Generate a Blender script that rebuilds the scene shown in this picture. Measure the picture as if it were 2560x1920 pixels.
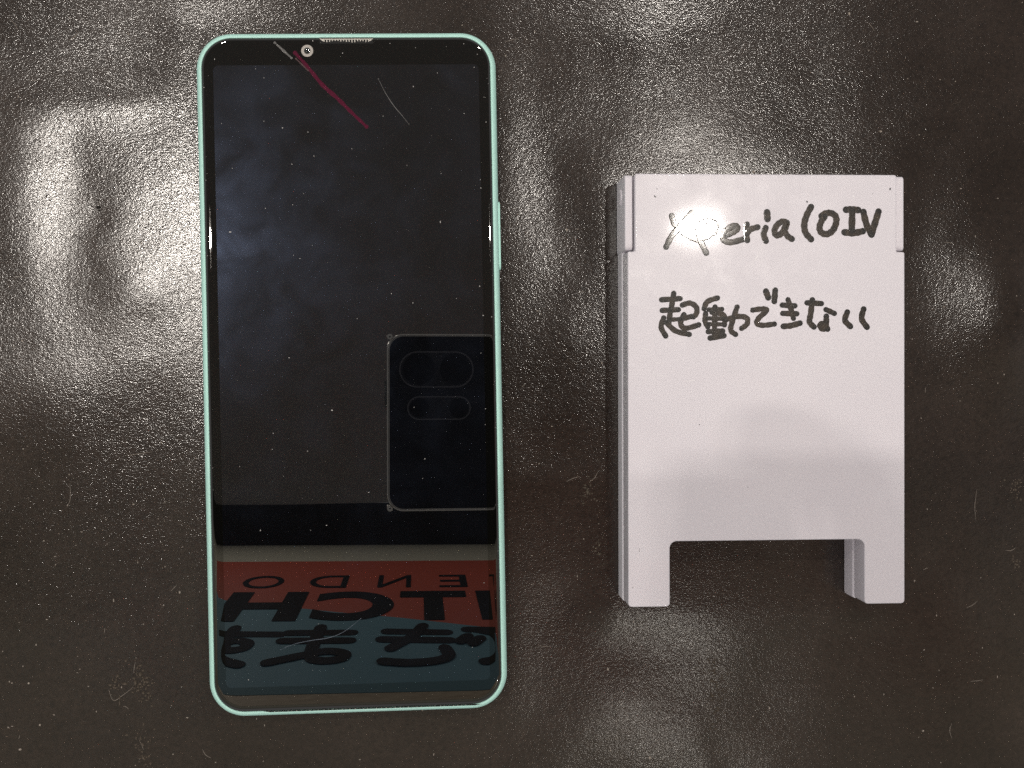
import bpy, bmesh, math, random
from mathutils import Vector, Matrix, noise

for o in list(bpy.data.objects):
    bpy.data.objects.remove(o, do_unlink=True)
scene = bpy.context.scene
COL = scene.collection
MM = 0.001
random.seed(7)

# ------------------------------------------------------------------ camera
CAM_POS = Vector((14.7945, 1.2125, 331.926)) * MM
CAM_ROT = Matrix(((0.99773715, 0.01932204, -0.06439905),
                  (-0.01853082, 0.99974557, 0.01286105),
                  (0.06463117, -0.01163858, 0.99784135)))
cd = bpy.data.cameras.new('camera')
cd.sensor_fit = 'HORIZONTAL'
cd.sensor_width = 36.0
cd.lens = 3595.58 / 2560 * 36
cd.clip_start = 0.004
cd.clip_end = 50
cam = bpy.data.objects.new('camera', cd)
cam.matrix_world = Matrix.Translation(CAM_POS) @ CAM_ROT.to_4x4()
COL.objects.link(cam)
scene.camera = cam

# ------------------------------------------------------------------ ambient light of the shop, exposure
world = bpy.data.worlds.new('World')
scene.world = world
world.use_nodes = True
bg = world.node_tree.nodes['Background']
bg.inputs['Color'].default_value = (1.0, 0.955, 0.94, 1)
bg.inputs['Strength'].default_value = 0.64
LAMP_RADIANCE = 1300.0
LAMP_COLOR = (1.0, 0.93, 0.85)
scene.view_settings.view_transform = 'Standard'
scene.view_settings.look = 'None'
scene.view_settings.exposure = 0.0
scene.view_settings.gamma = 1.0
scene.render.engine = 'CYCLES'
scene.cycles.max_bounces = 8
scene.cycles.sample_clamp_indirect = 3.0
scene.cycles.use_denoising = False      # the mat's fine glitter is real detail
scene.cycles.use_adaptive_sampling = False

# ---- traced strokes and marks, millimetres in the frame of the thing they lie on
STROKES = [
    ('X', 1.1, [(9.87, 33.84), (10.55, 31.92), (12.42, 30.07), (15.14, 28.73), (16.5, 28.4)]),
    ('X', 1.1, [(14.3, 34.53), (12.08, 31.93), (9.86, 29.39), (8.6, 26.97)]),
    ('p', 1.1, [(15.49, 32.1), (16.33, 28.4), (17.59, 25.64)]),
    ('p', 1.0, [(15.49, 31.43), (17.53, 32.78), (19.65, 32.12), (19.41, 30.26), (16.85, 28.74)]),
    ('e', 1.15, [(22.02, 29.58), (23.67, 30.27), (24.62, 31.05), (24.28, 31.65), (23.06, 31.39), (21.79, 30.27), (21.32, 29.07), (21.93, 28.26), (23.32, 28.04), (25.75, 28.65)]),
    ('r', 1.1, [(26.76, 32.0), (26.62, 30.37), (26.83, 28.48)]),
    ('r', 1.1, [(26.69, 29.78), (27.51, 30.86), (29.16, 31.4)]),
    ('i', 1.15, [(30.98, 31.24), (30.53, 29.79), (31.04, 28.37)]),
    ('i', 1.25, [(31.29, 34.69), (31.39, 33.24)]),
    ('a', 1.15, [(35.75, 32.44), (34.77, 32.68), (33.62, 31.95), (32.97, 30.66), (33.38, 29.62), (34.44, 29.94), (35.42, 31.23), (35.78, 32.36), (35.18, 30.91), (35.91, 29.46), (36.89, 28.79)]),
    ('1', 1.2, [(41.24, 35.93), (40.26, 34.07), (39.71, 32.05), (40.01, 30.2), (41.24, 28.75)]),
    ('0', 1.2, [(43.62, 33.92), (44.52, 34.52), (45.84, 34.57), (46.87, 33.77), (46.9, 32.24), (46.08, 30.62), (44.77, 29.89), (43.53, 30.29), (43.16, 31.42), (43.62, 32.79), (44.31, 33.76)]),
    ('I', 1.25, [(49.21, 35.35), (50.52, 35.4), (51.92, 35.29)]),
    ('I', 1.25, [(50.61, 35.32), (50.49, 30.8)]),
    ('I', 1.25, [(48.87, 30.31), (50.85, 30.15), (52.99, 30.56)]),
    ('V', 1.25, [(53.16, 34.84), (53.82, 32.18), (55.0, 29.84)]),
    ('V', 1.25, [(55.0, 29.84), (55.83, 32.51), (56.59, 34.94)]),
    ('起', 1.0, [(7.56, 15.25), (11.71, 15.52)]),
    ('起', 1.0, [(10.28, 16.66), (9.66, 13.06)]),
    ('起', 1.0, [(7.69, 12.89), (11.3, 13.06)]),
    ('起', 1.0, [(9.53, 12.89), (9.14, 9.69)]),
    ('起', 0.8, [(9.49, 10.8), (11.29, 10.93)]),
    ('起', 1.0, [(8.03, 11.21), (7.44, 9.19), (8.46, 7.23)]),
    ('起', 1.0, [(8.64, 10.2), (10.67, 8.34), (13.74, 7.56)]),
    ('起', 1.0, [(12.22, 14.07), (13.92, 14.51), (15.32, 13.63), (15.38, 12.21), (14.7, 11.47)]),
    ('起', 1.0, [(12.55, 11.94), (11.8, 10.02), (12.89, 8.91), (15.86, 9.68)]),
    ('起', 1.0, [(11.97, 11.03), (14.26, 11.54)]),
    ('動', 1.0, [(20.07, 15.65), (17.85, 14.84), (17.09, 13.29)]),
    ('動', 0.9, [(18.18, 13.05), (21.09, 13.15)]),
    ('動', 1.0, [(17.43, 12.21), (17.29, 10.52), (17.9, 9.24)]),
    ('動', 1.0, [(18.87, 12.45), (21.53, 11.8), (21.66, 9.67)]),
    ('動', 0.8, [(17.91, 11.13), (21.32, 10.99)]),
    ('動', 0.8, [(18.01, 9.85), (21.32, 9.77)]),
    ('動', 1.0, [(19.55, 13.63), (19.37, 7.14)]),
    ('動', 1.0, [(18.01, 8.16), (21.25, 8.32)]),
    ('動', 1.05, [(18.45, 6.74), (21.52, 7.27)]),
    ('動', 1.0, [(22.11, 10.85), (24.68, 11.53), (26.67, 11.19), (26.73, 9.83), (25.53, 8.89)]),
    ('動', 1.0, [(24.51, 13.62), (23.48, 10.52), (23.07, 8.49), (24.16, 7.54)]),
    ('で', 1.0, [(28.04, 12.95), (30.17, 13.21), (31.19, 12.88), (29.41, 11.18), (28.96, 10.0), (30.33, 9.56), (32.91, 9.83)]),
    ('で', 1.15, [(31.03, 17.11), (31.54, 15.75)]),
    ('で', 1.1, [(33.12, 17.34), (32.91, 14.91)]),
    ('き', 1.0, [(34.7, 14.06), (37.55, 13.89)]),
    ('き', 1.0, [(34.8, 12.2), (38.0, 12.12)]),
    ('き', 1.0, [(36.01, 15.24), (36.69, 13.21), (37.24, 11.11)]),
    ('き', 1.1, [(34.97, 9.32), (36.69, 9.48), (38.69, 10.02)]),
    ('な', 1.0, [(40.31, 14.56), (43.58, 14.39)]),
    ('な', 1.1, [(41.52, 15.17), (41.17, 12.19), (40.89, 10.32), (41.86, 9.2)]),
    ('な', 1.0, [(44.62, 13.04), (46.52, 12.19)]),
    ('な', 1.1, [(44.69, 11.51), (44.62, 9.3), (43.86, 8.73), (43.24, 9.54), (44.1, 9.88), (44.96, 8.72)]),
    ('い', 1.1, [(49.46, 12.45), (48.94, 10.65), (50.15, 9.29)]),
    ('い', 1.1, [(53.19, 13.13), (52.74, 10.99), (53.95, 9.12)]),
]
INK_DOTS = [(6.04, 38.19, 0.25), (6.31, 38.03, 0.2), (6.59, 39.81, 0.15), (59.23, 40.06, 0.35), (40.33, 37.09, 0.3), (55.28, 38.95, 0.12)]
INK_DOTS2 = [(16.02, -12.55), (26.89, -26.51), (2.47, -40.04), (2.47, -40.55), (1.03, -48.61)]
SIGN_SCRATCHES = [[(30.87, 27.93), (29.15, 25.05), (27.43, 21.84)], [(3.98, 27.87), (4.76, 25.18)], [(3.22, 21.31), (3.73, 20.47)], [(5.61, 26.36), (6.02, 25.75)], [(10.01, 17.94), (12.06, 18.35), (14.44, 18.42)], [(19.49, 18.69), (20.11, 18.96)], [(19.9, 17.61), (22.29, 18.79)], [(3.19, 4.48), (5.05, 3.97)], [(5.55, -1.32), (8.61, -1.77)], [(12.87, -2.87), (15.08, -2.71)], [(35.65, -0.01), (36.16, -0.69)], [(6.24, 1.27), (7.77, 1.03)], [(50.78, 39.17), (51.06, 37.31)], [(56.73, 9.11), (56.83, 7.41)], [(12.41, 24.01), (12.92, 23.61)], [(32.75, 26.0), (32.41, 25.94)]]
REFL_GREY = [(-15.8, 74.01), (-13.95, 72.27), (-12.19, 70.61)]
REFL_RED = [(-11.38, 71.74), (-8.52, 68.45), (-5.5, 64.63), (-2.11, 61.49), (0.94, 58.35), (4.16, 55.2)]
REFL_PINK = [[(-11.23, 70.46), (-8.54, 67.76)], [(-4.62, 65.49), (-2.09, 62.46)]]
HAIR = [(6.97, 65.94), (8.47, 62.81), (10.32, 59.84), (12.18, 57.57), (13.64, 55.65)]
SCRATCH_LOW = [(-17.36, -61.4), (-14.23, -60.21), (-10.07, -59.46), (-6.6, -59.05), (-3.11, -57.76), (0.77, -54.9)]
DUST = [(-18.33, 66.22), (-18.52, 56.59), (-8.88, 54.09), (-14.47, 55.07), (-7.64, 48.75), (-12.57, 47.0), (0.81, 50.27), (7.91, 57.53), (14.78, 64.09), (20.19, 67.08), (28.48, 68.33), (26.05, 57.99), (13.01, 46.44), (20.63, 44.59), (-10.12, 40.43), (-18.61, 37.23), (-12.58, 37.96), (-11.21, 25.95), (-12.64, 26.7), (-8.39, 28.83), (20.25, 33.72), (9.76, 73.73), (15.43, 72.77), (-0.84, 71.59), (29.41, 43.14), (29.48, 41.22), (30.91, 56.04), (-29.12, 70.41), (-27.88, 56.14), (-26.5, 32.07), (-25.73, 46.19), (26.24, 73.59), (29.24, 71.21), (31.86, 71.2), (-7.37, 74.42), (30.56, 61.62), (-20.14, 68.23), (-14.07, 3.86), (-17.92, -12.97), (-18.2, -16.51), (-10.39, -17.07), (-4.78, -8.03), (1.23, 12.36), (8.98, 17.8), (13.73, 15.67), (28.78, 19.18), (23.52, 16.5), (13.56, -7.78), (15.74, -19.37), (15.17, -23.8), (-21.22, -34.55), (-6.51, -33.81), (28.78, 4.13), (29.59, -8.42), (29.46, -12.0), (29.46, 12.59), (-24.53, -67.9), (28.5, -47.71), (25.6, -62.15), (3.06, -26.65)]
LINT_FIBRES = [[(-39.8, -16.9), (-38.8, -19.6), (-36.3, -24.9)], [(-64.8, -23.7), (-64.8, -27.1), (-65.5, -29.0)], [(-54.3, -15.1), (-52.2, -14.3), (-51.1, -11.4)], [(-57.1, -70.9), (-56.1, -73.4), (-54.0, -72.3), (-51.6, -70.5)], [(-36.4, -17.0), (-35.1, -15.7)], [(-52.3, -17.7), (-46.0, -16.9)], [(-70.9, -42.1), (-69.8, -42.0)], [(-51.5, -67.3), (-51.0, -64.7)], [(-53.6, -77.3), (-52.3, -80.5)], [(-50.6, -82.2), (-49.6, -84.9)]]
LINT_SPECKS = [(-75.6, -33.7), (-73.9, -36.7), (-70.9, -36.6), (-79.6, -40.3), (-76.0, -42.9), (-75.1, -46.3), (-68.5, -32.6), (-65.5, -28.7), (-56.8, -23.4), (-49.0, -24.3), (-45.9, -24.7), (-50.7, -28.8), (-43.4, -28.3), (-43.8, -32.8), (-45.3, -33.5), (-36.2, -32.3), (-51.5, -36.3), (-50.0, -42.1), (-43.9, -39.5), (-60.7, -41.3), (-49.0, -56.2), (-73.1, -60.2), (-63.9, -63.1), (-64.1, -66.8), (-78.7, -68.7), (-55.6, -50.6), (-44.4, -52.1), (-43.1, -75.0), (-36.8, -74.3), (-72.7, -78.5), (-77.3, -83.9), (-69.5, -76.3), (-60.0, -75.8), (-40.7, -70.8)]
CLUMPS = [(-50.3, -68.0, 3.5), (-55.5, -69.9, 2.5), (-49.3, -71.2, 3), (-50.6, -82.8, 3), (-49.6, -87.0, 2), (83.1, -75.5, 3.0), (82.5, -79.9, 3.5), (82.1, -70.1, 2), (53.4, -28.2, 2.5), (55.4, -41.2, 1.5), (156.0, -29.6, 3), (154.6, -47.1, 2)]
MATPTS = {'crater': (-57.8, 38.6), 'blob1': (-68.7, 35.6), 'blob2': (-51.1, 37.5), 'patch': (66.6, -79.3), 'edge': (75.3, -80.7), 'topbright': (-11.5, 85.0), 'right': (140.8, 9.1)}


# ------------------------------------------------------------------ helpers
def new_obj(name, data, parent=None):
    o = bpy.data.objects.new(name, data)
    COL.objects.link(o)
    if parent is not None:
        o.parent = parent
    return o

def tag(o, label=None, cat=None, kind=None, group=None):
    if label: o['label'] = label
    if cat: o['category'] = cat
    if kind: o['kind'] = kind
    if group: o['group'] = group
    return o

def empty(name, loc=(0, 0, 0), rz=0.0):
    o = bpy.data.objects.new(name, None)
    o.empty_display_size = 0.01
    o.location = [c * MM for c in loc]
    o.rotation_euler = (0, 0, rz)
    COL.objects.link(o)
    return o

def mesh_obj(name, verts, faces, mat, parent=None, smooth=False):
    me = bpy.data.meshes.new(name)
    me.from_pydata([(v[0] * MM, v[1] * MM, v[2] * MM) for v in verts], [], faces)
    me.update()
    bm = bmesh.new(); bm.from_mesh(me)
    bmesh.ops.recalc_face_normals(bm, faces=bm.faces)
    bm.to_mesh(me); bm.free()
    me.materials.append(mat)
    if smooth:
        for p in me.polygons: p.use_smooth = True
    return new_obj(name, me, parent)

def bevel(o, w, seg=3, angle=35, smooth=True):
    m = o.modifiers.new('bevel', 'BEVEL')
    m.width = w * MM; m.segments = seg; m.limit_method = 'ANGLE'
    m.angle_limit = math.radians(angle)
    m.harden_normals = False
    if smooth:
        for p in o.data.polygons: p.use_smooth = True
        wn = o.modifiers.new('normals', 'WEIGHTED_NORMAL'); wn.keep_sharp = True
    return o

def rrect(x0, x1, y0, y1, r, n=12):
    r = max(r, 0.01)
    pts = []
    for cx, cy, a0 in ((x1 - r, y1 - r, 0), (x0 + r, y1 - r, 90), (x0 + r, y0 + r, 180), (x1 - r, y0 + r, 270)):
        for i in range(n + 1):
            a = math.radians(a0 + 90 * i / n)
            pts.append((cx + r * math.cos(a), cy + r * math.sin(a)))
    return pts

def loft(rings, cap_start=True, cap_end=True):
    """rings: list of (outline, z), every outline the same length."""
    V, F = [], []
    n = len(rings[0][0])
    for out, z in rings:
        V += [(x, y, z) for x, y in out]
    for k in range(len(rings) - 1):
        for i in range(n):
            j = (i + 1) % n
            F.append((k * n + i, k * n + j, (k + 1) * n + j, (k + 1) * n + i))
    if cap_start: F.append(tuple(reversed(range(n))))
    if cap_end: F.append(tuple((len(rings) - 1) * n + i for i in range(n)))
    return V, F

def prism(pts, z0, z1):
    return loft([(pts, z0), (pts, z1)])

def boxv(x0, x1, y0, y1, z0, z1):
    return prism([(x0, y0), (x1, y0), (x1, y1), (x0, y1)], z0, z1)

def smooth_line(pts, n=6):
    if len(pts) < 3:
        a, b = pts
        return [(a[0] + (b[0] - a[0]) * t / 6, a[1] + (b[1] - a[1]) * t / 6) for t in range(7)]
    P = [pts[0]] + list(pts) + [pts[-1]]
    out = []
    for i in range(1, len(P) - 2):
        p0, p1, p2, p3 = P[i - 1], P[i], P[i + 1], P[i + 2]
        for k in range(n):
            t = k / n
            out.append(tuple(0.5 * ((2 * p1[c]) + (-p0[c] + p2[c]) * t + (2 * p0[c] - 5 * p1[c] + 4 * p2[c] - p3[c]) * t * t
                                    + (-p0[c] + 3 * p1[c] - 3 * p2[c] + p3[c]) * t ** 3) for c in (0, 1)))
    out.append(tuple(pts[-1]))
    return out

def ribbon(pts, w, z, lift=0.0, taper=0.0, wob=0.06, thick=0.02):
    """A flat stroke of ink: rounded ends, slightly uneven width, thin body."""
    L = smooth_line(pts)
    n = len(L)
    V, F, E = [], [], []
    rows = []
    def direction(i):
        a = L[max(i - 1, 0)]; b = L[min(i + 1, n - 1)]
        d = Vector((b[0] - a[0], b[1] - a[1])); return d.normalized() if d.length > 1e-6 else Vector((1, 0))
    st = []
    d0 = direction(0); d1 = direction(n - 1)
    for k in (80, 60, 35, 0):
        a = math.radians(k)
        st.append((Vector(L[0]) - d0 * (w / 2 * math.sin(a)), d0, w / 2 * math.cos(a), 1.0, 0))
    for i in range(1, n - 1):
        t = i / (n - 1)
        ww = w / 2 * (1 - taper * abs(2 * t - 1)) * (1 + wob * math.sin(i * 1.7 + pts[0][0] * 5))
        e = max(0, 1 - min(i, n - 1 - i) / 2.5)
        st.append((Vector(L[i]), direction(i), ww, e, t))
    for k in (0, 35, 60, 80):
        a = math.radians(k)
        st.append((Vector(L[-1]) + d1 * (w / 2 * math.sin(a)), d1, w / 2 * math.cos(a), 1.0, 1))
    for (p, d, hw, e, t) in st:
        nrm = Vector((-d.y, d.x))
        zz = z + lift * t
        for s_, dz in ((1, 0), (0.72, thick), (0, thick * 1.25), (-0.72, thick), (-1, 0)):
            q = p + nrm * hw * s_
            V.append((q.x, q.y, zz + dz)); E.append(e)
    for i in range(len(st) - 1):
        for j in range(4):
            a = i * 5 + j
            F.append((a, a + 1, a + 6, a + 5))
    return V, F, E

def joined(parts):
    V, F = [], []
    for v, f in parts:
        o = len(V); V += v; F += [tuple(i + o for i in q) for q in f]
    return V, F

# ------------------------------------------------------------------ materials
def mat(name, base=(0.5, 0.5, 0.5), rough=0.5, spec=0.5, metal=0.0, ior=1.5, coat=0.0, coat_rough=0.03, coat_ior=1.5):
    m = bpy.data.materials.new(name)
    m.use_nodes = True
    b = m.node_tree.nodes['Principled BSDF']
    b.inputs['Base Color'].default_value = (*base, 1)
    b.inputs['Roughness'].default_value = rough
    b.inputs['Specular IOR Level'].default_value = spec
    b.inputs['Metallic'].default_value = metal
    b.inputs['IOR'].default_value = ior
    b.inputs['Coat Weight'].default_value = coat
    b.inputs['Coat Roughness'].default_value = coat_rough
    b.inputs['Coat IOR'].default_value = coat_ior
    return m

def nodes(m):
    t = m.node_tree
    return t.nodes, t.links, t.nodes['Principled BSDF']

def add_noise(m, scale, detail=3, rough=0.6, distortion=0.0):
    N, L, b = nodes(m)
    tc = N.new('ShaderNodeTexCoord')
    n = N.new('ShaderNodeTexNoise')
    n.inputs['Scale'].default_value = scale
    n.inputs['Detail'].default_value = detail
    n.inputs['Roughness'].default_value = rough
    n.inputs['Distortion'].default_value = distortion
    L.new(tc.outputs['Object'], n.inputs['Vector'])
    return n

def ramp(m, src, stops):
    N, L, b = nodes(m)
    r = N.new('ShaderNodeValToRGB')
    e = r.color_ramp.elements
    while len(e) < len(stops): e.new(0.5)
    for el, (p, c) in zip(e, stops):
        el.position = p
        el.color = (*c, 1) if len(c) == 3 else c
    L.new(src, r.inputs['Fac'])
    return r

def add_bump(m, height, dist, strength=1.0, prev=None):
    N, L, b = nodes(m)
    bp = N.new('ShaderNodeBump')
    bp.inputs['Distance'].default_value = dist
    bp.inputs['Strength'].default_value = strength
    L.new(height, bp.inputs['Height'])
    if prev is not None: L.new(prev.outputs['Normal'], bp.inputs['Normal'])
    L.new(bp.outputs['Normal'], b.inputs['Normal'])
    return bp

# -- mat: worn dark brown leatherette
M_mat = mat('leatherette', (0.04, 0.034, 0.031), 0.2, 0.5, ior=1.53)
n1 = add_noise(M_mat, 14, 4, 0.6, 0.4)
N, L, B = nodes(M_mat)
r1 = ramp(M_mat, n1.outputs['Fac'], [(0.25, (0.014, 0.0094, 0.007)), (0.55, (0.028, 0.0194, 0.0152)), (0.8, (0.044, 0.0315, 0.0253))])
n2 = add_noise(M_mat, 900, 3, 0.65, 0.8)
r2 = ramp(M_mat, n2.outputs['Fac'], [(0.3, (0.6, 0.6, 0.6)), (0.75, (1.35, 1.33, 1.3))])
mx = N.new('ShaderNodeMix'); mx.data_type = 'RGBA'; mx.blend_type = 'MULTIPLY'
mx.inputs['Factor'].default_value = 1.0
L.new(r1.outputs['Color'], mx.inputs['A']); L.new(r2.outputs['Color'], mx.inputs['B'])
L.new(mx.outputs['Result'], B.inputs['Base Color'])
g1 = add_noise(M_mat, 2500, 2, 0.55, 0.5)
mp = N.new('ShaderNodeMapping'); mp.inputs['Scale'].default_value = (0.7, 1.15, 1.0); mp.inputs['Rotation'].default_value = (0, 0, 0.06)
L.new(g1.inputs['Vector'].links[0].from_socket, mp.inputs['Vector']); L.new(mp.outputs['Vector'], g1.inputs['Vector'])
g2 = add_noise(M_mat, 420, 3, 0.6, 1.2)
b1 = add_bump(M_mat, g2.outputs['Fac'], 0.00005, 0.5)
add_bump(M_mat, g1.outputs['Fac'], 0.000026, 1.0, b1)
rr = ramp(M_mat, n1.outputs['Fac'], [(0.3, (0.12,) * 3), (0.75, (0.18,) * 3)])
L.new(rr.outputs['Color'], B.inputs['Roughness'])

# -- phone
M_mint = mat('mint_plastic', (0.57, 0.93, 0.83), 0.42, 0.4)
nm = add_noise(M_mint, 4000, 2); add_bump(M_mint, nm.outputs['Fac'], 0.00001, 0.4)
M_bezel = mat('black_bezel_glass', (0.003, 0.003, 0.0025), 0.0, 0.5, ior=1.66)
M_display = mat('dark_display', (0.002, 0.002, 0.0022), 0.17, 0.06, ior=1.5, coat=1.0, coat_rough=0.0, coat_ior=1.84)
nodes(M_display)[2].inputs['Specular Tint'].default_value = (0.45, 0.6, 1.0, 1)
N, L, B = nodes(M_display)
nd = add_noise(M_display, 45, 3, 0.6, 1.0)
rd = ramp(M_display, nd.outputs['Fac'], [(0.3, (0.13,) * 3), (0.7, (0.27,) * 3)])
L.new(rd.outputs['Color'], B.inputs['Roughness'])
rs = ramp(M_display, add_noise(M_display, 90, 2, 0.6, 0.6).outputs['Fac'], [(0.3, (0.03,) * 3), (0.7, (0.11,) * 3)])
L.new(rs.outputs['Color'], B.inputs['Specular IOR Level'])
M_camring = mat('camera_ring', (0.42, 0.39, 0.35), 0.45, 0.5)
M_lens = mat('camera_lens', (0.01, 0.014, 0.012), 0.06, 0.5, ior=1.9)
M_grille = mat('grille_metal', (0.42, 0.40, 0.36), 0.4, 0.5, metal=0.3)
M_slot = mat('slot_black', (0.004, 0.004, 0.004), 0.6, 0.3)
M_redrefl = mat('red_reflection', (0.078, 0.001, 0.019), 0.4, 0.08)  # a reflection in the glass, painted as a red ribbon
M_pinkhi = mat('pink_highlight', (0.075, 0.035, 0.038), 0.4, 0.2)  # highlight along the red reflection, put in as colour
M_greyrefl = mat('grey_reflection', (0.045, 0.042, 0.04), 0.3, 0.5)  # grey part of the same painted reflection
M_hair = mat('pale_fibre', (0.17, 0.165, 0.16), 0.5, 0.3)
M_hair2 = mat('blue_scratch', (0.12, 0.15, 0.19), 0.4, 0.4)
M_dust = mat('dust', (0.62, 0.60, 0.57), 0.8, 0.2)

# -- sign
M_white = mat('white_plastic', (0.755, 0.715, 0.755), 0.30, 0.5, ior=1.5, coat=0.6, coat_rough=0.042, coat_ior=1.45)
nw = add_noise(M_white, 2600, 2, 0.6); add_bump(M_white, nw.outputs['Fac'], 0.000018, 0.6)
N, L, B = nodes(M_white)
rg = ramp(M_white, add_noise(M_white, 130, 4, 0.65, 0.5).outputs['Fac'], [(0.3, (0.24,) * 3), (0.72, (0.38,) * 3)])
L.new(rg.outputs['Color'], B.inputs['Roughness'])
rc = ramp(M_white, add_noise(M_white, 40, 5, 0.6, 0.5).outputs['Fac'], [(0.35, (0.76, 0.725, 0.775)), (0.65, (0.785, 0.75, 0.795))])
L.new(rc.outputs['Color'], B.inputs['Base Color'])
M_white2 = mat('white_plastic_matt', (0.79, 0.755, 0.80), 0.38, 0.5)
nw = add_noise(M_white2, 2600, 2, 0.6); add_bump(M_white2, nw.outputs['Fac'], 0.00002, 0.6)
M_ink = mat('marker_ink', (0.03, 0.025, 0.02), 0.3, 0.3, coat=0.5, coat_rough=0.05, coat_ior=1.45)
N, L, B = nodes(M_ink)
at = N.new('ShaderNodeAttribute'); at.attribute_name = 'pool'
ni = add_noise(M_ink, 700, 3)
ri = ramp(M_ink, ni.outputs['Fac'], [(0.3, (0.008, 0.0055, 0.0035)), (0.75, (0.058, 0.042, 0.028))])
mi = N.new('ShaderNodeMix'); mi.data_type = 'RGBA'
mi.inputs['B'].default_value = (0.008, 0.007, 0.006, 1)
L.new(at.outputs['Fac'], mi.inputs['Factor']); L.new(ri.outputs['Color'], mi.inputs['A'])
L.new(mi.outputs['Result'], B.inputs['Base Color'])
nb = add_noise(M_ink, 2600, 2); add_bump(M_ink, nb.outputs['Fac'], 0.00003, 0.8)
M_inkdot = mat('ink_speck', (0.01, 0.01, 0.01), 0.5, 0.3)
M_scuff = mat('white_scuff', (0.9, 0.88, 0.88), 0.3, 0.5)

# -- lint and flakes
M_lint = mat('lint', (0.38, 0.33, 0.28), 0.8, 0.2)
M_flake = mat('flaked_leatherette', (0.085, 0.066, 0.048), 0.6, 0.4)

# -- surroundings that only show as reflections
M_ceil = mat('ceiling_paint', (0.28, 0.268, 0.255), 0.9, 0.1)
M_beam = mat('black_soffit', (0.012, 0.012, 0.012), 0.8, 0.1)
M_wall = mat('grey_wall_paint', (0.52, 0.50, 0.40), 0.8, 0.2)
M_bred = mat('banner_red', (0.42, 0.072, 0.038), 0.7, 0.2)
M_bblue = mat('banner_blue', (0.10, 0.235, 0.29), 0.7, 0.2)
M_bblack = mat('banner_black', (0.006, 0.006, 0.006), 0.8, 0.05)
M_wood = mat('wood_trim', (0.33, 0.25, 0.16), 0.6, 0.3)
nwd = add_noise(M_wood, 30, 4); nwd.inputs['Distortion'].default_value = 2.0
rw = ramp(M_wood, nwd.outputs['Fac'], [(0.3, (0.42, 0.32, 0.21)), (0.7, (0.60, 0.49, 0.34))])
nodes(M_wood)[1].new(rw.outputs['Color'], nodes(M_wood)[2].inputs['Base Color'])
M_pback = mat('phone_back', (0.007, 0.009, 0.015), 0.3, 0.4)
M_pmod = mat('camera_module', (0.22, 0.22, 0.24), 0.25, 0.5, metal=0.6)
M_pisl = mat('island_glass', (0.022, 0.024, 0.03), 0.3, 0.4)
M_plens = mat('phone_lens', (0.001, 0.001, 0.001), 0.15, 0.1)
M_case = mat('clear_case', (0.95, 0.92, 0.84), 0.14, 0.5, metal=0.9)
M_metal = mat('lamp_housing', (0.75, 0.74, 0.72), 0.5, 0.5)
M_led = bpy.data.materials.new('led_light'); M_led.use_nodes = True
t = M_led.node_tree
for nn in list(t.nodes): t.nodes.remove(nn)
em = t.nodes.new('ShaderNodeEmission'); out = t.nodes.new('ShaderNodeOutputMaterial')
em.inputs['Color'].default_value = (*LAMP_COLOR, 1); em.inputs['Strength'].default_value = LAMP_RADIANCE
t.links.new(em.outputs[0], out.inputs['Surface'])

# ------------------------------------------------------------------ the mat (one undulating sheet)
def g(x, y, cx, cy, r, a, ry=None, rot=0.0):
    dx, dy = x - cx, y - cy
    if rot:
        c, s_ = math.cos(rot), math.sin(rot); dx, dy = c * dx + s_ * dy, -s_ * dx + c * dy
    return a * math.exp(-(dx / r) ** 2 - (dy / (ry or r)) ** 2)

def wrinkle(x, y):
    # raised fold of the sheet below the stand, with a crease on its right
    u = x - 76.0 - 0.22 * (-84 - y)
    rise = 1.0 / (1.0 + math.exp(-(u + 12) / 5.0)) if u < 2 else 0.943 / (1.0 + math.exp((u - 4.5) / 1.6)) * 1.21
    return 0.25 * rise / (1.0 + math.exp((y + 86) / 5.0))

def mat_height(x, y):
    h = 0.42 * noise.noise(Vector((x / 38 + 3.1, y / 30 + 7.7, 0.3)))
    h += 0.10 * noise.noise(Vector((x / 14 + 9.2, y / 12 + 1.4, 4.3)))
    h += 0.02 * noise.noise(Vector((x / 5.5, y / 5.0, 8.1)))
    h += g(x, y, -62, 38, 8.5, -0.48, 18) + g(x, y, -57, 37, 3.5, -0.10)    # hollows and a low fold left of the phone
    h += g(x, y, -52, 63, 20, 0.28, 5, 0.15) + g(x, y, -45, 20, 9, 0.14, 6)
    h += g(x, y, 155, 10, 14, 1.35, 18) + wrinkle(x, y)
    flat = 0.0
    # the two objects press the sheet down to where they rest
    for x0, x1, y0, y1 in ((-34, 34, -77, 77), (60, 125, -55, 44)):
        dx = max(x0 - x, 0, x - x1); dy = max(y0 - y, 0, y - y1)
        flat = max(flat, math.exp(-(dx * dx + dy * dy) / 60.0))
    return -0.03 + (h - 0.25) * (1 - flat) * 0.8

def build_mat():
    X0, X1, Y0, Y1, st = -190, 270, -200, 190, 1.25
    nx = int((X1 - X0) / st) + 1; ny = int((Y1 - Y0) / st) + 1
    V = []
    for j in range(ny):
        for i in range(nx):
            x, y = X0 + i * st, Y0 + j * st
            V.append((x, y, mat_height(x, y)))
    F = [(j * nx + i, j * nx + i + 1, (j + 1) * nx + i + 1, (j + 1) * nx + i) for j in range(ny - 1) for i in range(nx - 1)]
    o = mesh_obj('leather_mat', V, F, M_mat, smooth=True)
    return tag(o, 'dark brown worn leatherette mat under everything', kind='structure')
build_mat()

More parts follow.
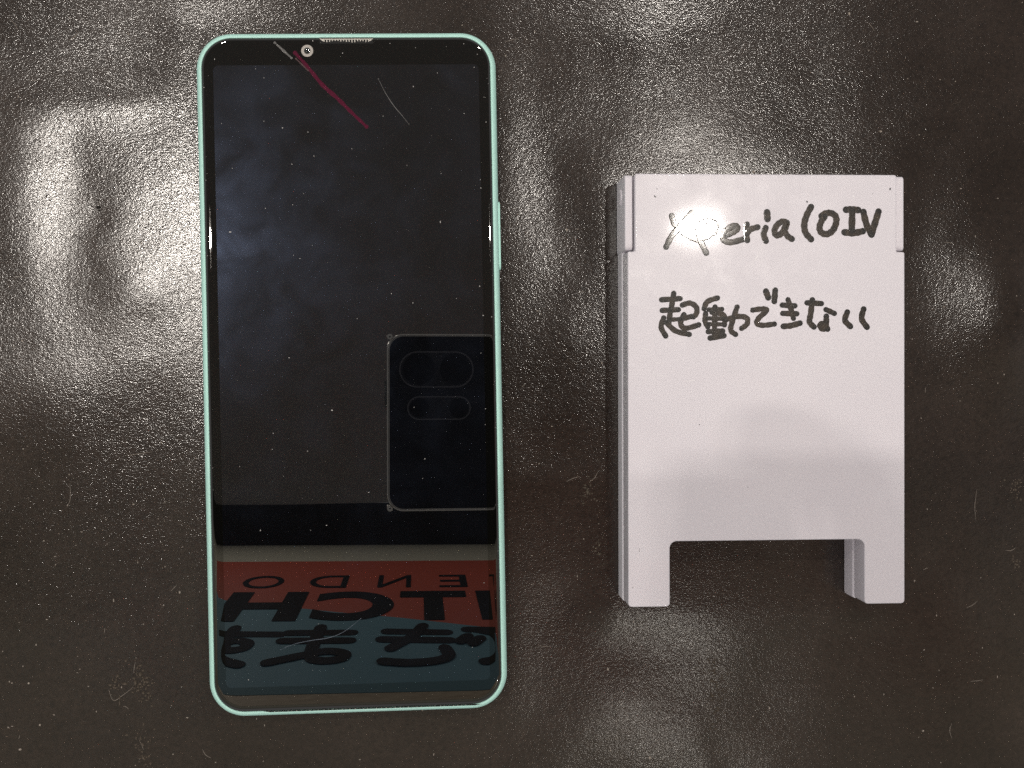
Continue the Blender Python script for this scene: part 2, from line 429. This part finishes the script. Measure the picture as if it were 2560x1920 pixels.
# ------------------------------------------------------------------ surroundings seen in the dark screen
CEIL_Z = 2615.0
v, f = boxv(-1500, 1600, -272, 1700, CEIL_Z, CEIL_Z + 30)
tag(mesh_obj('ceiling', v, f, M_ceil), 'grey ceiling reflected in the dark screen', kind='structure')

def yawed(px, py):
    """the banner wall is turned slightly: local frame with x along the wall, y out of it, z up"""
    return Matrix.Translation(Vector((-120, -349, 0)) * MM) @ Matrix.Rotation(math.radians(-1.23), 4, 'Z')
WALL_M = yawed(0, 0)
v, f = boxv(-1300, 1400, -60, 74, CEIL_Z - 2, CEIL_Z + 40)
o = mesh_obj('ceiling_soffit', v, f, M_beam); o.matrix_world = WALL_M
tag(o, 'black strip between ceiling and wall, reflected in the screen', kind='structure')
v, f = boxv(-1300, 1400, -60, -8, 700, CEIL_Z - 3)
o = mesh_obj('wall', v, f, M_wall); o.matrix_world = WALL_M
tag(o, 'beige grey wall above the red and blue sign board, reflected in the screen', kind='structure')

ban = empty('sign_board'); ban.matrix_world = WALL_M
tag(ban, 'red and blue shop sign board with black lettering, mirrored in the phone screen', 'sign board')
edge = [(-330, 1925), (-184, 1903), (-78, 1832), (14, 1774), (102, 1726), (232, 1637), (420, 1500), (620, 1370)]
def wall_prism(name, pts, y0, y1, m):
    V = [(x, y0, z) for x, z in pts] + [(x, y1, z) for x, z in pts]
    n = len(pts)
    F = [tuple(range(n)), tuple(reversed(range(n, 2 * n)))] + [(i, (i + 1) % n, n + (i + 1) % n, n + i) for i in range(n)]
    return mesh_obj(name, V, F, m, ban)
wall_prism('red_panel', [(-330, 2325)] + edge + [(620, 2325)], -7.9, -2, M_bred)
wall_prism('blue_panel', edge[::-1] + [(-330, 1222), (620, 1222)], -7.9, -2, M_bblue)

def glyph(ch, x_left, x_right, z0, z1, bold):
    """one black letter, reading towards -x as seen from inside the shop"""
    cu = bpy.data.curves.new('letter', 'FONT'); cu.body = ch; cu.offset = bold
    tmp = bpy.data.objects.new('letter', cu); COL.objects.link(tmp)
    dg = bpy.context.evaluated_depsgraph_get(); dg.update()
    me = bpy.data.meshes.new_from_object(tmp.evaluated_get(dg))
    bpy.data.objects.remove(tmp, do_unlink=True)
    xs = [q.co.x for q in me.vertices]; ys = [q.co.y for q in me.vertices]
    a, b_, c, d = min(xs), max(xs), min(ys), max(ys)
    me2 = me
    for q in me2.vertices:
        u = (q.co.x - a) / max(b_ - a, 1e-6); w_ = (q.co.y - c) / max(d - c, 1e-6)
        q.co = Vector((x_right + (x_left - x_right) * u, -1.0, z0 + (z1 - z0) * w_)) * MM
    me2.materials.clear(); me2.materials.append(M_bblack)
    me2.name = 'letter'
    o = new_obj('letter', me2, ban)
    return o
# local wall x = world x + 120;  x_right is where the letter starts (its left side as read)
for ch, cx, w in (('O', -127, 66), ('D', -20, 62), ('N', 88, 54), ('E', 184, 46), ('T', 278, 54), ('N', 368, 54), ('I', 440, 10), ('N', 510, 54)):
    glyph(ch, cx - w / 2, cx + w / 2, 2004, 2138, 0.0)
for ch, cx, w in (('H', -103, 118), ('C', 32, 118), ('T', 150, 102), ('I', 232, 30), ('W', 350, 150), ('S', 490, 110)):
    glyph(ch, cx - w / 2, cx + w / 2, 1702, 1962, 0.045)
KANA = {
    'す': (-112, 104, [[(-.05, .80), (1.05, .84)], [(.58, 1.0), (.58, .55), (.50, .36), (.32, .40), (.30, .55), (.45, .62), (.58, .52), (.60, .30), (.50, .12), (.25, -.02)]]),
    'ま': (-3, 100, [[(.08, .84), (.92, .84)], [(.08, .60), (.95, .60)], [(.52, 1.0), (.52, .22), (.38, .06), (.14, .10), (.12, .24), (.34, .30), (.60, .20), (1.0, .02)]]),
    'き': (124, 92, [[(.05, .82), (.92, .86)], [(.02, .58), (.98, .62)], [(.40, 1.02), (.55, .70), (.84, .36)], [(.10, .36), (.06, .14), (.25, .02), (.60, -.02), (.92, .02)]]),
    'で': (238, 100, [[(.0, .86), (.95, .90)], [(.80, .88), (.45, .68), (.34, .40), (.45, .14), (.80, .0)], [(.80, .62), (.90, .48)], [(.96, .68), (1.06, .54)]]),
}
for k, (cx, w, strokes) in KANA.items():
    parts = []
    for si, st in enumerate(strokes):
        L2 = [(cx + w / 2 - u * w, t_ * 100) for u, t_ in st]
        V, F, E = ribbon(L2, 17, 0, lift=0.3, wob=0.02, thick=0.3)
        parts.append(([(a, -1.4 + si * 0.35 + c, 1412 + b_ * 2.38) for a, b_, c in V], F))
    V, F = joined(parts)
    mesh_obj('letter', V, F, M_bblack, ban)
v, f = boxv(-1200, 1300, -8.1, -2.5, 1120, 1219)
o = mesh_obj('wood_rail', v, f, M_wood); o.matrix_world = WALL_M
tag(o, 'pale wooden rail below the sign board, mirrored at the screen bottom edge', 'rail')

def disc(x, y, r, z, n=24):
    return [(x + r * math.cos(2 * math.pi * i / n), y + r * math.sin(2 * math.pi * i / n)) for i in range(n)]

def ceiling_lamp(x, y, scale, label):
    e = empty('ceiling_lamp', (x, y, CEIL_Z))
    tag(e, label, 'lamp', group='ceiling lamps')
    V, F = loft([(disc(0, 0, 70, 0), -1), (disc(0, 0, 70, 0), -14), (disc(0, 0, 62, 0), -18), (disc(0, 0, 58, 0), -16)])
    mesh_obj('housing', V, F, M_metal, e)
    for dx in (-19, 19):
        V, F = loft([(disc(dx, 0, 17 * scale, 0), -17), (disc(dx, 0, 17 * scale, 0), -19)], cap_start=False)
        mesh_obj('led', V, F, M_led, e)
ceiling_lamp(586, 275, 0.9, 'ceiling downlight whose glare sits on the white stand')
ceiling_lamp(-485, 270, 1.2, 'ceiling downlight whose glare shines on the mat left of the phone')
ceiling_lamp(586, 1090, 1.05, 'right downlight of the farther pair, beyond the top of the picture')
ceiling_lamp(-485, 1090, 1.05, 'left downlight of the farther pair, beyond the top of the picture')

rl = empty('added_spot_lamp', (236, -335, 1070))  # unseen lamp, added to make the patch of glare below the stand
tag(rl, 'small added spot lamp under the wooden rail, for glare on the mat below the stand', 'lamp')
V, F = loft([(disc(0, 0, 9, 0), 0), (disc(0, 0, 14, 0), -12), (disc(0, 0, 14, 0), -60), (disc(0, 0, 12, 0), -62), (disc(0, 0, 11, 0), -58)])
mesh_obj('housing', V, F, M_metal, rl)
mesh_obj('bracket', *boxv(-5, 5, -26, 4, -8, 2), M_metal, rl)
V, F = loft([(disc(0, 0, 2.5, 0), -59), (disc(0, 0, 2.5, 0), -64)], cap_start=False)
mesh_obj('led', V, F, M_led, rl)

# ------------------------------------------------------------------ the phone that takes the picture (seen mirrored)
cp = bpy.data.objects.new('smartphone', None); COL.objects.link(cp)
cp.matrix_world = Matrix.Translation(CAM_POS) @ CAM_ROT.to_4x4()
tag(cp, 'dark smartphone in a clear case held above, mirrored in the black screen', 'phone')
def back_shape(x0, x1, y0, y1, r): return rrect(x0, x1, y0, y1, r, 8)
V, F = loft([(back_shape(-13.0, 146.8, -63.8, 13.8, 6.3), 2.0), (back_shape(-13.0, 146.8, -63.8, 13.8, 6.3), 10)])
mesh_obj('back_cover', V, F, M_pback, cp)
outer = lambda d: back_shape(-14.2 + d, 148 - d, -65.0 + d, 15.0 - d, 7.5 - d)
V, F = loft([(outer(1.2), 2.6), (outer(1.2), 1.5), (outer(0.8), 1.1), (outer(0.3), 1.3), (outer(0.0), 2.2), (outer(0.0), 9.5), (outer(1.8), 10.2)], False, False)
mesh_obj('case_rim', V, F, M_case, cp, smooth=True)
for x, y in ((-12.9, 13.7), (-12.9, -63.7), (146.7, 13.7), (146.7, -63.7)):
    V, F = loft([(disc(x, y, 0.9, 0, 12), 1.0), (disc(x, y, 1.3, 0, 12), 1.6), (disc(x, y, 1.3, 0, 12), 9)])
    mesh_obj('corner_bumper', V, F, M_case, cp, smooth=True)
V, F = boxv(-15.3, -14.0, -18, -6, 3, 7)
mesh_obj('side_button', V, F, M_case, cp)
def pill(x0, x1, y0, y1, z0, lens):
    r = (y1 - y0) / 2 - 0.01
    V, F = loft([(rrect(x0, x1, y0, y1, r, 10), 2.1), (rrect(x0, x1, y0, y1, r, 10), z0 + 0.3), (rrect(x0 + .3, x1 - .3, y0 + .3, y1 - .3, r - .3, 10), z0)])
    p = mesh_obj('lens_island', V, F, M_pmod, cp)
    bevel(p, 0.2, 2)
    V, F = loft([(rrect(x0 + .7, x1 - .7, y0 + .7, y1 - .7, r - .7, 10), z0 + 0.1), (rrect(x0 + .7, x1 - .7, y0 + .7, y1 - .7, r - .7, 10), z0 - 0.05)])
    mesh_obj('island_glass', V, F, M_pisl, p)
    for lx, ly, lr in lens:
        V, F = loft([(disc(lx, ly, lr, 0), z0 + 0.2), (disc(lx, ly, lr, 0), z0 - 0.12), (disc(lx, ly, lr - .3, 0), z0 - 0.2)])
        mesh_obj('lens', V, F, M_plens, p)
pill(-8.8, 24.9, -9.2, 7.2, 0.6, [(0, -0.8, 7.2), (16.8, -0.8, 7.2)])
pill(-5.2, 23.6, -23.8, -13.0, 0.8, [(0.2, -18.4, 4.4), (18.2, -18.4, 4.4)])

# the hand that holds it by its far end (it shades the white stand)
M_skin = mat('skin', (0.56, 0.37, 0.28), 0.5, 0.4)
ns = add_noise(M_skin, 300, 4); add_bump(M_skin, ns.outputs['Fac'], 0.0003, 0.3)
rk = ramp(M_skin, add_noise(M_skin, 60, 3).outputs['Fac'], [(0.3, (0.52, 0.32, 0.24)), (0.7, (0.62, 0.42, 0.33))])
nodes(M_skin)[1].new(rk.outputs['Color'], nodes(M_skin)[2].inputs['Base Color'])
HV, HE, HR = [], [], []
def hv(p, r, link=None):
    HV.append(p); HR.append(r)
    if link is not None: HE.append((link, len(HV) - 1))
    return len(HV) - 1
def chain(start, pts):
    k = start
    for p, r in pts: k = hv(p, r, k)
    return k
wrist = hv((196, -72, 18), 22)
palm = hv((180, -42, 13), 21, wrist)
kn = hv((172, -22, 10), 17, palm)
chain(wrist, [((225, -108, 22), 25), ((275, -160, 30), 31)])
chain(kn, [((167, -4, 8), 10.5), ((158, 15, 6), 9.2), ((144, 22.5, 5.5), 8.4), ((132, 22.8, 5.5), 7.4)])
chain(kn, [((168, -14, -4), 10.5), ((155, -12, -9.5), 9.2), ((138, -10, -9), 8.6), ((125, -9, -8), 7.6)])
chain(palm, [((172, -34, -3), 11), ((157, -33, -9.5), 9.2), ((139, -31, -9), 8.6), ((126, -30, -8), 7.6)])
chain(palm, [((172, -50, -1), 10.5), ((158, -53, -8.5), 8.2), ((144, -52, -8.2), 7.6), ((133, -51, -7.4), 6.8)])
chain(palm, [((178, -52, 22), 13), ((160, -50, 21), 10.5), ((143, -42, 19.5), 9.6), ((128, -35, 18.5), 8.6)])
me = bpy.data.meshes.new('person'); me.from_pydata([tuple(c * MM for c in p) for p in HV], HE, [])
hand = new_obj('person', me); hand.matrix_world = cp.matrix_world.copy()
md = hand.modifiers.new('skin', 'SKIN'); md.use_smooth_shade = True
for i, sv in enumerate(me.skin_vertices[0].data if me.skin_vertices else []):
    sv.radius = (HR[i] * MM, HR[i] * MM)
if not me.skin_vertices: pass
sub = hand.modifiers.new('sub', 'SUBSURF'); sub.levels = 2; sub.render_levels = 2
me.materials.append(M_skin)
tag(hand, 'hand gripping the far end of the smartphone held above the table', 'person')

# ------------------------------------------------------------------ the phone on the mat
ph = empty('smartphone', (0, 0, 0))
tag(ph, 'mint green framed smartphone lying face up with its screen off', 'phone')
W2, H2, CR = 33.5, 76.5, 8.0
def body(d): return rrect(-W2 + d, W2 - d, -H2 + d, H2 - d, max(CR - d * 0.9, 0.5), 16)
V, F = loft([(body(3.0), 0.0), (body(1.3), 0.35), (body(0.35), 1.5), (body(0.0), 3.4), (body(0.02), 5.6),
             (body(0.22), 6.8), (body(0.55), 7.55), (body(0.95), 8.0), (body(1.2), 8.12), (body(1.36), 8.08), (body(1.42), 7.6)])
mesh_obj('frame', V, F, M_mint, ph, smooth=True)
# cover glass: rounded rim and a window cut for the display
DX0, DX1, DY0, DY1 = -29.5, 29.5, -69.6, 69.0
out_r = lambda d: rrect(-W2 + 1.44 + d, W2 - 1.44 - d, -H2 + 1.44 + d, H2 - 1.44 - d, max(6.6 - d, .5), 16)
rings = [(out_r(0.0), 7.65), (out_r(0.0), 7.95), (out_r(0.08), 8.1), (out_r(0.25), 8.21), (out_r(0.5), 8.27), (out_r(0.9), 8.295), (out_r(1.3), 8.30),
         (rrect(DX0, DX1, DY0, DY1, 1.2, 16), 8.30)]
V, F = loft(rings, cap_start=True, cap_end=False)
gl = mesh_obj('cover_glass', V, F, M_bezel, ph, smooth=True)
bpy.context.view_layer.objects.active = gl
V, F = loft([(rrect(DX0, DX1, DY0, DY1, 1.2, 16), 8.2995)], cap_start=False, cap_end=True)
mesh_obj('display', V, F, M_display, ph)
fc = mesh_obj('front_camera', *loft([(disc(-8.67, 72.17, 1.33, 0, 32), 8.299), (disc(-8.67, 72.17, 1.33, 0, 32), 8.306)]), M_camring, ph)
mesh_obj('lens', *loft([(disc(-8.67, 72.17, 0.74, 0, 24), 8.306), (disc(-8.67, 72.17, 0.70, 0, 24), 8.35), (disc(-8.67, 72.17, 0.45, 0, 24), 8.42), (disc(-8.67, 72.17, 0.15, 0, 24), 8.45)]), M_lens, fc, smooth=True)
ep = mesh_obj('earpiece', *boxv(-5.9, 6.0, 73.75, 75.0, 8.2, 8.302), M_slot, ph)
parts = [boxv(-5.7, 5.8, 74.62, 74.82, 8.26, 8.33)]
x = -5.0
while x < 5.2:
    hgt = random.uniform(0.25, 0.62)
    parts.append(boxv(x, x + 0.22, 74.60 - hgt, 74.63, 8.27, 8.32 + random.uniform(0, .01))); x += 0.62
parts.append(prism([(-5.95, 74.9), (-5.55, 74.9), (-4.6, 74.25), (-5.1, 74.25)], 8.27, 8.315))
parts.append(prism([(6.05, 74.85), (5.7, 74.85), (5.0, 74.3), (5.4, 74.3)], 8.27, 8.315))
mesh_obj('mesh_grille', *joined(parts), M_grille, ep)
pb = mesh_obj('power_button', *loft([(rrect(23.0, 38.5, 2.9, 5.9, 1.2, 6), 0), (rrect(23.0, 38.5, 2.9, 5.9, 1.2, 6), 0.55)]), M_mint, ph)
pb.data.transform(Matrix(((0, 0, 1, 33.3 * MM), (1, 0, 0, 0), (0, 1, 0, 0), (0, 0, 0, 1))))
pb.data.update(); bevel(pb, 0.12, 2)
sl = mesh_obj('bottom_slot', *prism([(-21.5, -75.08), (-20.0, -75.35), (26, -75.35), (27.5, -75.08)], 8.0, 8.135), M_slot, ph)
parts = []
for i in range(46):
    x = -20 + i * 1.0 + random.uniform(-.2, .2); r = random.uniform(0.03, 0.09)
    parts.append(boxv(x - r, x + r, -75.24 - r, -75.24 + r, 8.10, 8.15))
mesh_obj('mesh_grille', *joined(parts), M_grille, sl)

def stroke_obj(name, pts, w, z, m, parent, taper=0.0, wob=0.15, thick=0.01):
    V, F, E = ribbon(pts, w, z, 0.0, taper, wob, thick)
    return mesh_obj(name, V, F, m, parent)
tag(stroke_obj('painted_reflection', REFL_RED, 0.92, 8.302, M_redrefl, ph, 0.35), 'dark red reflection, painted diagonally on the upper screen')
tag(stroke_obj('painted_reflection', REFL_GREY, 0.6, 8.302, M_greyrefl, ph, 0.6), 'grey part of the painted reflection beside the front camera')
stroke_obj('painted_highlight', REFL_PINK[0], 0.34, 8.318, M_pinkhi, ph, 0.7)  # painted highlight on the red reflection
tag(stroke_obj('screen_scratch', HAIR, 0.13, 8.302, M_hair, ph, 0.7), 'thin pale hairline on the upper screen')
tag(stroke_obj('screen_scratch', SCRATCH_LOW, 0.12, 8.302, M_hair2, ph, 0.7), 'thin bluish scratch near the screen bottom')

def specks(name, spots, z, m, rmin, rmax, zf=None):
    parts = []
    for (x, y) in spots:
        r = random.uniform(rmin, rmax) * (1.6 if random.random() < 0.12 else 1); n = 5
        a0 = random.random() * 6; e = random.uniform(0.6, 1.5)
        zz = zf(x, y) if zf else z
        base = [(x + r * e * math.cos(a0 + 6.283 * i / n) * random.uniform(.7, 1.2), y + r / e * math.sin(a0 + 6.283 * i / n) * random.uniform(.7, 1.2)) for i in range(n)]
        parts.append(loft([(base, zz), ([(x + (p[0] - x) * .5, y + (p[1] - y) * .5) for p in base], zz + r * 0.7)], False, True))
    return mesh_obj(name, *joined(parts), m)
more = [(random.uniform(-32, 32), random.uniform(-74, 74)) for _ in range(14)]
rim = [(random.choice((-31.6, 31.6)) + random.uniform(-.3, .3), random.uniform(-60, 73)) for _ in range(26)]
tag(specks('dust', DUST, 8.30, M_dust, 0.08, 0.15), 'white dust specks scattered over the dark screen', 'dust', 'stuff')
tag(specks('dust', more + rim, 8.30, M_dust, 0.04, 0.08), 'finest dust grains between the larger specks on the screen', 'dust', 'stuff')

# ------------------------------------------------------------------ the small white folding stand
SG = empty('sign_stand', (61.0177, 0.0428, 0), -0.0153)
tag(SG, 'small white plastic folding sign stand lying flat with black handwriting', 'sign stand')
W = 62.6
def arc(cx, cy, r, a0, a1, n=6):
    return [(cx + r * math.cos(math.radians(a0 + (a1 - a0) * i / n)), cy + r * math.sin(math.radians(a0 + (a1 - a0) * i / n))) for i in range(n + 1)]
def board(top, notch_l, notch_r, ny, inset=0.0):
    i = inset
    pts = arc(0.8 + i, -53.0 + .8 + i, 0.8, 180, 270, 4)
    pts += arc(9.3 - .8 - i, -53.0 + .8 + i, 0.8, 270, 360, 4)
    pts += arc(9.3 + 1.6 - i, -38.45 - 1.6 - i, 1.6, 180, 90, 6)
    pts += arc(53.4 - 1.6 + i, -38.45 - 1.6 - i, 1.6, 90, 0, 6)
    pts += arc(53.4 + .8 + i, -53.0 + .8 + i, 0.8, 180, 270, 4)
    pts += arc(W - .8 - i, -53.0 + .8 + i, 0.8, 270, 360, 4)
    if notch_l:
        pts += arc(W - .4, ny - .4, .4, 0, 90, 3) + [(notch_r, ny)] + arc(notch_r - .5, top - .5, .5, 0, 90, 3) + arc(notch_l + .5, top - .5, .5, 90, 180, 3) + [(notch_l, ny)] + arc(.4, ny - .4, .4, 90, 180, 3)
    else:
        pts += arc(W - .8 - i, top - .8 - i, .8, 0, 90, 4) + arc(.8 + i, top - .8 - i, .8, 90, 180, 4)
    return pts
V, F = prism(board(43.2, 1.65, 60.75, 25.95), 7.6, 15.5)
fp = mesh_obj('front_panel', V, F, M_white, SG); bevel(fp, 0.38, 4)
V, F = prism(board(43.0, None, None, 0, -0.12), 0.0, 6.9)
bevel(mesh_obj('rear_panel', V, F, M_white2, SG), 0.5, 3)
V, F = prism(board(42.4, None, None, 0, 0.5), 6.7, 7.8)
mesh_obj('parting_seam', V, F, M_white2, SG)
for x0, x1, s_ in ((-0.35, 1.42, -1), (60.98, 63.0, 1)):
    pts = rrect(26.35, 43.1, 0.4, 13.7, 0.9, 4)
    V, F = prism(pts, x0, x1)
    V = [(c, a, b_) for a, b_, c in V]
    ear = mesh_obj('hinge_ear', V, F, M_white2, SG); bevel(ear, 0.35, 3)
    xp = x0 if s_ < 0 else x1
    V, F = loft([([(38.8 + a, 7 + b_) for a, b_ in disc(0, 0, 1.9, 0)], xp - 0.25 * 1), ([(38.8 + a, 7 + b_) for a, b_ in disc(0, 0, 1.9, 0)], xp + 0.25)])
    mesh_obj('hinge_pin', [(c, a, b_) for a, b_, c in V], F, M_white2, ear)

# handwriting: one part per character
by = {}
order = []
for ch, w, pts in STROKES:
    if ch not in by: by[ch] = []; order.append(ch)
    by[ch].append((w, pts))
lev = 0
for ch in order:
    V, F, E = [], [], []
    for w, pts in by[ch]:
        v, f, e = ribbon(pts, w * 1.24, 15.502 + 0.0025 * (lev % 14), 0.002, 0.05, 0.07, 0.0025); lev += 1
        o0 = len(V); V += v; F += [tuple(i + o0 for i in q) for q in f]; E += e
    ob = mesh_obj('handwritten_character', V, F, M_ink, SG)
    a = ob.data.attributes.new('pool', 'FLOAT', 'POINT')
    a.data.foreach_set('value', E)
for x, y, r in INK_DOTS + [(x, y, 0.16) for x, y in INK_DOTS2]:
    mesh_obj('ink_speck', *prism([(x + r * .6 * math.cos(t_) * random.uniform(.5, 1.2), y + r * math.sin(t_) * random.uniform(.6, 1.2)) for t_ in (0, 1.1, 2.2, 3.3, 4.4, 5.4)], 15.5, 15.512), M_inkdot, SG)
for pts in SIGN_SCRATCHES:
    stroke_obj('scuff', pts, 0.10, 15.501, M_scuff, SG, 0.6, 0.2, 0.006)

# ------------------------------------------------------------------ lint, fibres and flaked skin on the mat
def fibre_mesh(lines, w):
    parts = []
    for pts in lines:
        Ln = smooth_line(pts)
        ring = []
        for i, p in enumerate(Ln):
            a = Ln[max(i - 1, 0)]; b_ = Ln[min(i + 1, len(Ln) - 1)]
            d = Vector((b_[0] - a[0], b_[1] - a[1])).normalized() if a != b_ else Vector((1, 0))
            nrm = Vector((-d.y, d.x)) * w * (0.5 + 0.5 * math.sin(math.pi * i / (len(Ln) - 1)))
            z = mat_height(*p) + 0.04
            ring.append([(p[0] + nrm.x, p[1] + nrm.y, z), (p[0], p[1], z + w * 1.3), (p[0] - nrm.x, p[1] - nrm.y, z)])
        V = [q for r_ in ring for q in r_]
        F = []
        for i in range(len(ring) - 1):
            for j in range(2): F.append((i * 3 + j, i * 3 + j + 1, i * 3 + j + 4, i * 3 + j + 3))
        parts.append((V, F))
    return joined(parts)
def free(x, y, m=1.0):
    return not ((-34 - m < x < 34 + m and -77.5 < y < 77.5) or (60 - m < x < 126 and -54 - m < y < 45))
lines = list(LINT_FIBRES) + [[(-69.3, 69.6), (-64.5, 68.6), (-59.8, 67.2)], [(-52.5, 53.3), (-49.8, 50.1)], [(-63, 42), (-60, 42.7)], [(-40.5, 49.6), (-36.2, 45.3)], [(59, -44.5), (56.2, -45.8), (54.5, -46.6)], [(146, -30), (145.4, -34), (145.6, -37.5)]]
for _ in range(110):
    x, y = random.uniform(-85, 165), random.uniform(-100, 92)
    if not free(x, y, 4): continue
    a = random.gauss(0.15, 0.6) if random.random() < .6 else random.random() * 6.28
    l = random.uniform(0.4, 1.9); c = random.uniform(-.6, .6)
    lines.append([(x, y), (x + l * math.cos(a), y + l * math.sin(a)), (x + l * math.cos(a) + l * math.cos(a + c), y + l * math.sin(a) + l * math.sin(a + c))])
tag(mesh_obj('lint', *fibre_mesh(lines[::2], 0.05), M_flake), 'duller short fibres and scratches on the dark mat', 'lint', 'stuff')
tag(mesh_obj('lint', *fibre_mesh(lines[1::2], 0.045), M_lint), 'short pale fibres caught on the dark mat', 'lint', 'stuff')
sp = list(LINT_SPECKS)
while len(sp) < 300:
    p = (random.uniform(-85, 165), random.uniform(-100, 92))
    if free(*p): sp.append(p)
tag(specks('crumbs', sp, 0, M_lint, 0.07, 0.22, lambda x, y: mat_height(x, y) + 0.01), 'tiny pale crumbs strewn over the dark mat', 'crumbs', 'stuff')
fl = []
for cx, cy, r in CLUMPS:
    for _ in range(int(r * 9)):
        q = (cx + random.gauss(0, r * .42), cy + random.gauss(0, r * .6))
        if free(*q, 0.3) or (70 < q[0] < 114 and -53 < q[1] < -40): fl.append(q)
tag(specks('flakes', fl, 0, M_flake, 0.12, 0.42, lambda x, y: mat_height(x, y) + 0.01), 'brown flaked patches of the worn mat', 'flakes', 'stuff')

pits = [(-57.6 + random.gauss(0, .5), 38.6 + random.gauss(0, 1.1)) for _ in range(7)] + [(-68.5, 41.5), (-69.2, 39.8), (-67.9, 40.6), (-70, 61.5), (-74.2, 58), (-46, 36.2), (-46.6, 34.1)]
M_pit = mat('pit_dark', (0.012, 0.009, 0.007), 0.7, 0.2)
tag(specks('pits', pits, 0, M_pit, 0.12, 0.3, lambda x, y: mat_height(x, y) + 0.01), 'dark worn nicks in the shiny mat left of the phone', 'nicks', 'stuff')
